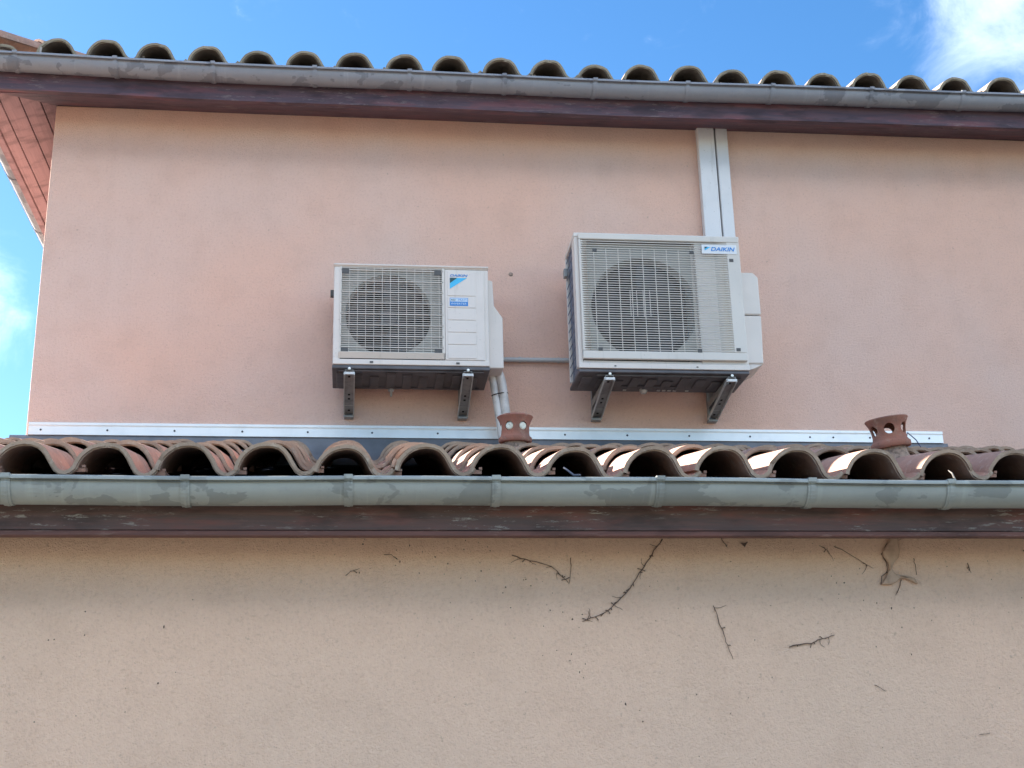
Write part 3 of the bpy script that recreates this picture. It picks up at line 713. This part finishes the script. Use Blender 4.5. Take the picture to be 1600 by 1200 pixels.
# ------------------------------------------------------------------ terracotta roof vents
def roof_vent(loc, tilt, spin, label, plugged, hgt, base_col, domed):
    v = empty('roof_vent', loc, label, 'roof vent', 'terracotta vents on the lower roof')
    R0 = Matrix.Translation(loc) @ Matrix.Rotation(tilt[0], 4, 'X') @ Matrix.Rotation(tilt[1], 4, 'Y')
    h = hgt
    outer = [(.076, .0), (.080, .004), (.080, .021), (.074, .027), (.069, .034), (.067, .050), (.0695, .075), (.074, h - .030), (.083, h - .012), (.087, h - .004), (.085, h)]
    if domed: inner = [(.060, h + .010), (.025, h + .016), (.0005, h + .017), (.0005, h + .004), (.055, h - .004)]
    else: inner = [(.055, h + .003), (.0005, h + .004), (.0005, h - .008), (.055, h - .009)]
    prof_ = outer + inner + [(.070, h - .022), (.060, .075), (.057, .050), (.059, .0)]
    body = MB().lathe(prof_, 48, R0).build('cap', M['vent'], None, smooth=45)
    cut = MB()
    for i in range(6):
        a = spin + i * PI / 3; d_ = Vector((math.cos(a), math.sin(a), 0)); zc = .074
        ms = R0 @ Matrix.Translation(d_ * .068 + Vector((0, 0, zc))) @ d_.to_track_quat('Z', 'Y').to_matrix().to_4x4()
        cut.lathe([(.0001, -.03), (.0212, -.03), (.0212, .03), (.0001, .03)], 20, ms, closed=False)
    co = cut.build('cutter', M['vent'])
    md = body.modifiers.new('holes', 'BOOLEAN'); md.object = co; md.operation = 'DIFFERENCE'; md.solver = 'EXACT'
    bpy.context.view_layer.update()
    me_ = bpy.data.meshes.new_from_object(body.evaluated_get(bpy.context.evaluated_depsgraph_get()))
    body.modifiers.clear(); body.data = me_; me_.name = 'cap'; me_.shade_smooth(); me_.set_sharp_from_angle(angle=math.radians(45))
    bpy.data.objects.remove(co); setparent(body, v)
    if plugged:
        for i in range(6):
            a = spin + i * PI / 3; d_ = Vector((math.cos(a), math.sin(a), 0)); Rr = random.Random(i)
            ms = R0 @ Matrix.Translation(d_ * .0605 + Vector((0, 0, .074))) @ d_.to_track_quat('Z', 'Y').to_matrix().to_4x4()
            MB().lathe([(.0001, -.012), (.0205, -.012), (.0205, .001), (.018, .006), (.008, .008), (.0001, .004)], 14, ms, closed=False).build('plug', M['foam'], v, smooth=60)
    # mortared neck under the cap
    nb_ = MB(); rr = random.Random(3); n_ = 26; prof2 = [(.052, .012), (.0585, -.004), (.060, -.022), (.066, -.045), (.078, -.075), (.095, -.115)]
    b0 = len(nb_.v)
    for i in range(n_):
        t = 2*PI*i/n_
        for r_, z_ in prof2:
            q = r_ * (1 + rr.uniform(-.035, .035)); nb_.v.append(tuple(R0 @ Vector((q*math.cos(t), q*math.sin(t), z_ + rr.uniform(-.003, .003)))))
    m_ = len(prof2)
    for i in range(n_):
        a = i*m_; b_ = ((i+1) % n_)*m_
        for k in range(m_-1): nb_.f.append((a+k, b_+k, b_+k+1, a+k+1))
    nb_.build('mortar_neck', M['mortar'], v, smooth=40)
    return v
roof_vent(Vector((.783, -.95, 3.452)), (.10, .0), math.radians(-122), 'terracotta roof vent with pale plugged holes in front of the grey pipes', True, .128, None, True)
roof_vent(Vector((2.176, -2.10, 3.105)), (.10, -.13), math.radians(-108), 'leaning terracotta roof vent with open round holes near the right end of the lower roof', False, .122, None, False)
wr = MB().tube([(2.255, -2.08, 3.165), (2.294, -2.0, 3.203), (2.309, -2.0, 3.189), (2.327, -2.0, 3.172), (2.345, -2.0, 3.140)], .0022, 6).build('wire', M['wire'])
tag(wr, 'short blue wire curling out beside the leaning roof vent', 'wire')

# ------------------------------------------------------------------ creeper remains and small marks on the lower wall
TW = {'main': [(1.173,2.698),(1.139,2.657),(1.107,2.608),(1.08,2.572),(1.041,2.512),(.99,2.464),(.952,2.429),(.903,2.41),(.855,2.391)],
 'fork': [(.6,2.637),(.647,2.623),(.707,2.608),(.747,2.594),(.778,2.567),(.808,2.536)], 'forkb': [(.821,2.628),(.819,2.584),(.81,2.531)],
 'hang': [(1.351,2.448),(1.364,2.422),(1.37,2.379),(1.383,2.355),(1.392,2.312),(1.402,2.277),(1.414,2.249)],
 'flat': [(1.63,2.292),(1.673,2.301),(1.718,2.305),(1.743,2.317),(1.774,2.324),(1.81,2.335)],
 'tiny': [(1.943,2.15),(1.964,2.14),(1.988,2.126)], 'stub': [(1.402,2.704),(1.411,2.686),(1.424,2.669)],
 'curl': [(2.075,2.699),(2.051,2.677),(2.029,2.642),(2.046,2.607),(2.045,2.577),(2.019,2.555),(2.013,2.523)],
 'curr': [(2.153,2.627),(2.158,2.602),(2.16,2.562)], 'drop': [(2.094,2.542),(2.083,2.513),(2.067,2.484)],
 'ra': [(1.784,2.676),(1.819,2.652),(1.836,2.617)], 'rb': [(1.842,2.672),(1.888,2.652),(1.954,2.607),(1.99,2.587)],
 'lefta': [(-.013,2.564),(.005,2.581),(.037,2.59)], 'leftb': [(.126,2.642),(.154,2.642),(.177,2.623)],
 'rr': [(2.369,2.606),(2.38,2.569)], 'low': [(2.326,1.964),(2.372,1.97)]}
TL = {'main': ('longest dead creeper stem slanting down from the lower eave', .0036, 20), 'fork': ('dead creeper stem ending in a V below the left vent', .0026, 8),
 'hang': ('thin dead creeper stem hanging almost upright on the lower wall', .0024, 2), 'flat': ('short dead creeper stem lying nearly level on the lower wall', .0034, 5),
 'tiny': ('tiny bleached twig stuck low on the right of the lower wall', .0018, 0), 'stub': ('short dark stem stub just under the lower eave beside the dry leaf', .0026, 1),
 'curl': ('wavy dead stem along the left edge of the plaster lump', .0030, 2), 'curr': ('short dead stem right of the plaster lump', .0026, 0),
 'drop': ('dead stem dangling below the plaster lump', .0028, 1), 'ra': ('curved thin stem under the eave, left of the plaster lump', .0018, 2),
 'rb': ('straight thin stem slanting towards the plaster lump', .0018, 3), 'lefta': ('leftmost small creeper remnant below the lower eave', .0018, 1),
 'leftb': ('small creeper remnant just under the eave right of the leftmost one', .0018, 1), 'rr': ('short upright stem remnant at the far right under the eave', .0022, 1),
 'low': ('small level twig at the bottom right of the lower wall', .0018, 0)}
for k, (lab, r, nr) in TL.items():
    R = random.Random(len(k) * 31 + nr); mb = MB()
    def path(P, rad):
        q = []
        for a, b in zip(P[:-1], P[1:]):
            for i in range(3):
                t = i / 3; q.append((a[0] + (b[0]-a[0])*t + R.uniform(-.002,.002), LW - .004 - R.uniform(0,.003), a[1] + (b[1]-a[1])*t + R.uniform(-.002,.002)))
        q.append((P[-1][0], LW - .003, P[-1][1])); n_ = len(q)
        mb.tube(q, [rad * .62 * (1.15 - .6 * i / n_) * R.uniform(.8, 1.25) for i in range(n_)], 6); return q
    q = path(TW[k], r)
    if k == 'fork': path(TW['forkb'], r * .8)
    for i in range(nr):
        p = q[R.randrange(1, len(q)-1)]; dx, dz = R.uniform(-.016, .016), R.uniform(-.014, .010)
        mb.tube([p, (p[0]+dx*.6, LW - .006, p[2]+dz*.6), (p[0]+dx, LW - .002, p[2]+dz)], [.0018, .0015, .0022], 5)
    for i in range(nr // 2):
        p = q[R.randrange(1, len(q)-1)]; a = R.uniform(0, 2*PI); L_ = R.uniform(.02, .05); pts = [p]
        for k_ in range(4):
            a += R.uniform(-.5, .5); pts.append((pts[-1][0] + math.cos(a)*L_/4, LW - .0025, pts[-1][2] + math.sin(a)*L_/4))
        mb.tube(pts, [.0011, .001, .0009, .0008, .0006], 5)
    tag(mb.build('dead_stem', M['twig']), lab, 'dead vine', 'creeper remains on the lower wall')
DOTS = [(-.928,2.438),(-.652,2.382),(-1.027,2.34),(-1.047,2.338),(-.924,2.355),(-.603,2.222),(-.771,2.169),(-.768,2.088),(-.933,2.077),(-1.071,2.058),(-.661,2.185),(.86,2.238),(.095,2.366),(.668,2.525),(.737,2.434),(.784,2.427),(.819,2.401),(.842,2.37),(.856,2.417),(.712,2.541),(.65,2.549),(.756,2.287),(.81,2.273),(.804,2.25),(.838,2.208),(.851,2.189),(1.268,2.123),(1.053,2.069),(1.002,2.092),(1.062,2.03),(1.933,2.187),(1.389,2.053),(1.461,2.109),(1.508,2.183),(1.557,2.182),(1.952,1.924),(1.939,2.465),(1.99,2.455),(2.046,2.435),(2.078,2.362),(1.87,2.533),(1.937,2.587),(1.433,2.615),(1.46,2.559),(1.8,2.34),(1.969,2.291),(2.103,2.261),(1.262,1.904),(.048,2.681),(.055,2.7),(.22,2.676),(.267,2.652),(.314,2.633),(.361,2.609),(.168,2.602),(.184,2.616),(.255,2.573),(.408,2.554),(.484,2.58),(.48,2.611),(.519,2.657),(.509,2.671),(.445,2.652),(.421,2.661),(.476,2.688),(.55,2.565),(.573,2.52),(.563,2.499),(.59,2.444),(1.503,2.319),(2.374,2.582),(2.459,2.544),(.362,2.693),(2.606,2.657),(1.219,2.439),(2.433,2.133)]
R = random.Random(5)
for _ in range(80):
    x = R.choice((R.gauss(.6, .35), R.gauss(1.9, .4), R.uniform(-1.2, 2.6))); z = 2.70 - abs(R.gauss(0, .2))
    DOTS.append((x, z))
mb = MB()
for i, (x, z) in enumerate(DOTS):
    a = R.uniform(.0014, .0036) if i < 76 else R.uniform(.0009, .0021); n_ = 7; ph = R.uniform(0, 6); asp = R.uniform(.6, 1.9)
    pts = [(x + a*math.cos(ph + 2*PI*j/n_)*R.uniform(.6, 1.2), LW - .0006, z + a*asp*math.sin(ph + 2*PI*j/n_)*R.uniform(.6, 1.2)) for j in range(n_)]
    mb.add(pts + [(x, LW - .0035, z)], [(j, (j+1) % n_, n_) for j in range(n_)])
tag(mb.build('creeper_suckers', M['twig']), 'scattered dark creeper sucker pads and specks on the lower wall', 'creeper specks', kind='stuff')
BL = [(2.071,2.712),(2.055,2.682),(2.031,2.652),(2.033,2.632),(2.049,2.609),(2.051,2.582),(2.032,2.552),(2.011,2.523),(2.051,2.523),(2.073,2.533),(2.087,2.547),(2.105,2.547),(2.125,2.54),(2.158,2.523),(2.146,2.547),(2.122,2.557),(2.086,2.56),(2.067,2.567),(2.061,2.587),(2.071,2.607),(2.092,2.627),(2.1,2.652),(2.096,2.682),(2.102,2.712)]
MB().prism(BL, lambda p, t: (p[0], LW - .0005 - .019 * (1 - t), p[1])).build('plaster_lump', M['lump'], house, bevel=.006)
lf = MB().add([(1.472,-2.246,2.684),(1.484,-2.256,2.681),(1.502,-2.250,2.688),(1.494,-2.244,2.677),(1.490,-2.240,2.668),(1.481,-2.246,2.674),(1.487,-2.243,2.682)],
              [(0,1,6),(1,2,6),(2,3,6),(3,4,6),(4,5,6),(5,0,6),(0,5,1),(1,3,2),(1,5,4),(1,4,3)]).build('dry_leaf', M['twig'])
tag(lf, 'curled dark dry leaf caught under the lower eave', 'leaf')
t1 = MB().tube([(.752,-2.575,2.884),(.768,-2.59,2.866),(.782,-2.605,2.848),(.800,-2.632,2.842)], [.003,.0035,.004,.003], 6).build('string', M['twig_blue'])
tag(t1, 'bluish bit of string hanging over the lower gutter edge near the left vent', 'string')
t2 = MB().tube([(2.184,-2.57,2.885),(2.188,-2.59,2.868),(2.192,-2.60,2.84),(2.193,-2.60,2.80)], [.0015,.003,.0035,.0035], 6).build('plant_stem', M['twig_pale'])
tag(t2, 'bleached plant stem standing in the lower gutter below the leaning vent', 'plant stem')
t3 = MB().tube([(-1.742,-.37,5.80),(-1.743,-.372,5.86),(-1.740,-.372,5.885)], [.006,.006,.004], 6).build('plant_stem', M['mortar_pale'])
tag(t3, 'pale stub of debris standing in the upper gutter at the left', 'plant stem')
pg = MB().lathe([(.0001, .004), (.008, .003), (.013, 0), (.0001, -.001)], 9, Matrix.Translation((.900, -.0015, 4.742)) @ Matrix.Rotation(PI/2, 4, 'X'), closed=False)
pg.build('wall_plug', M['mortar'], house)
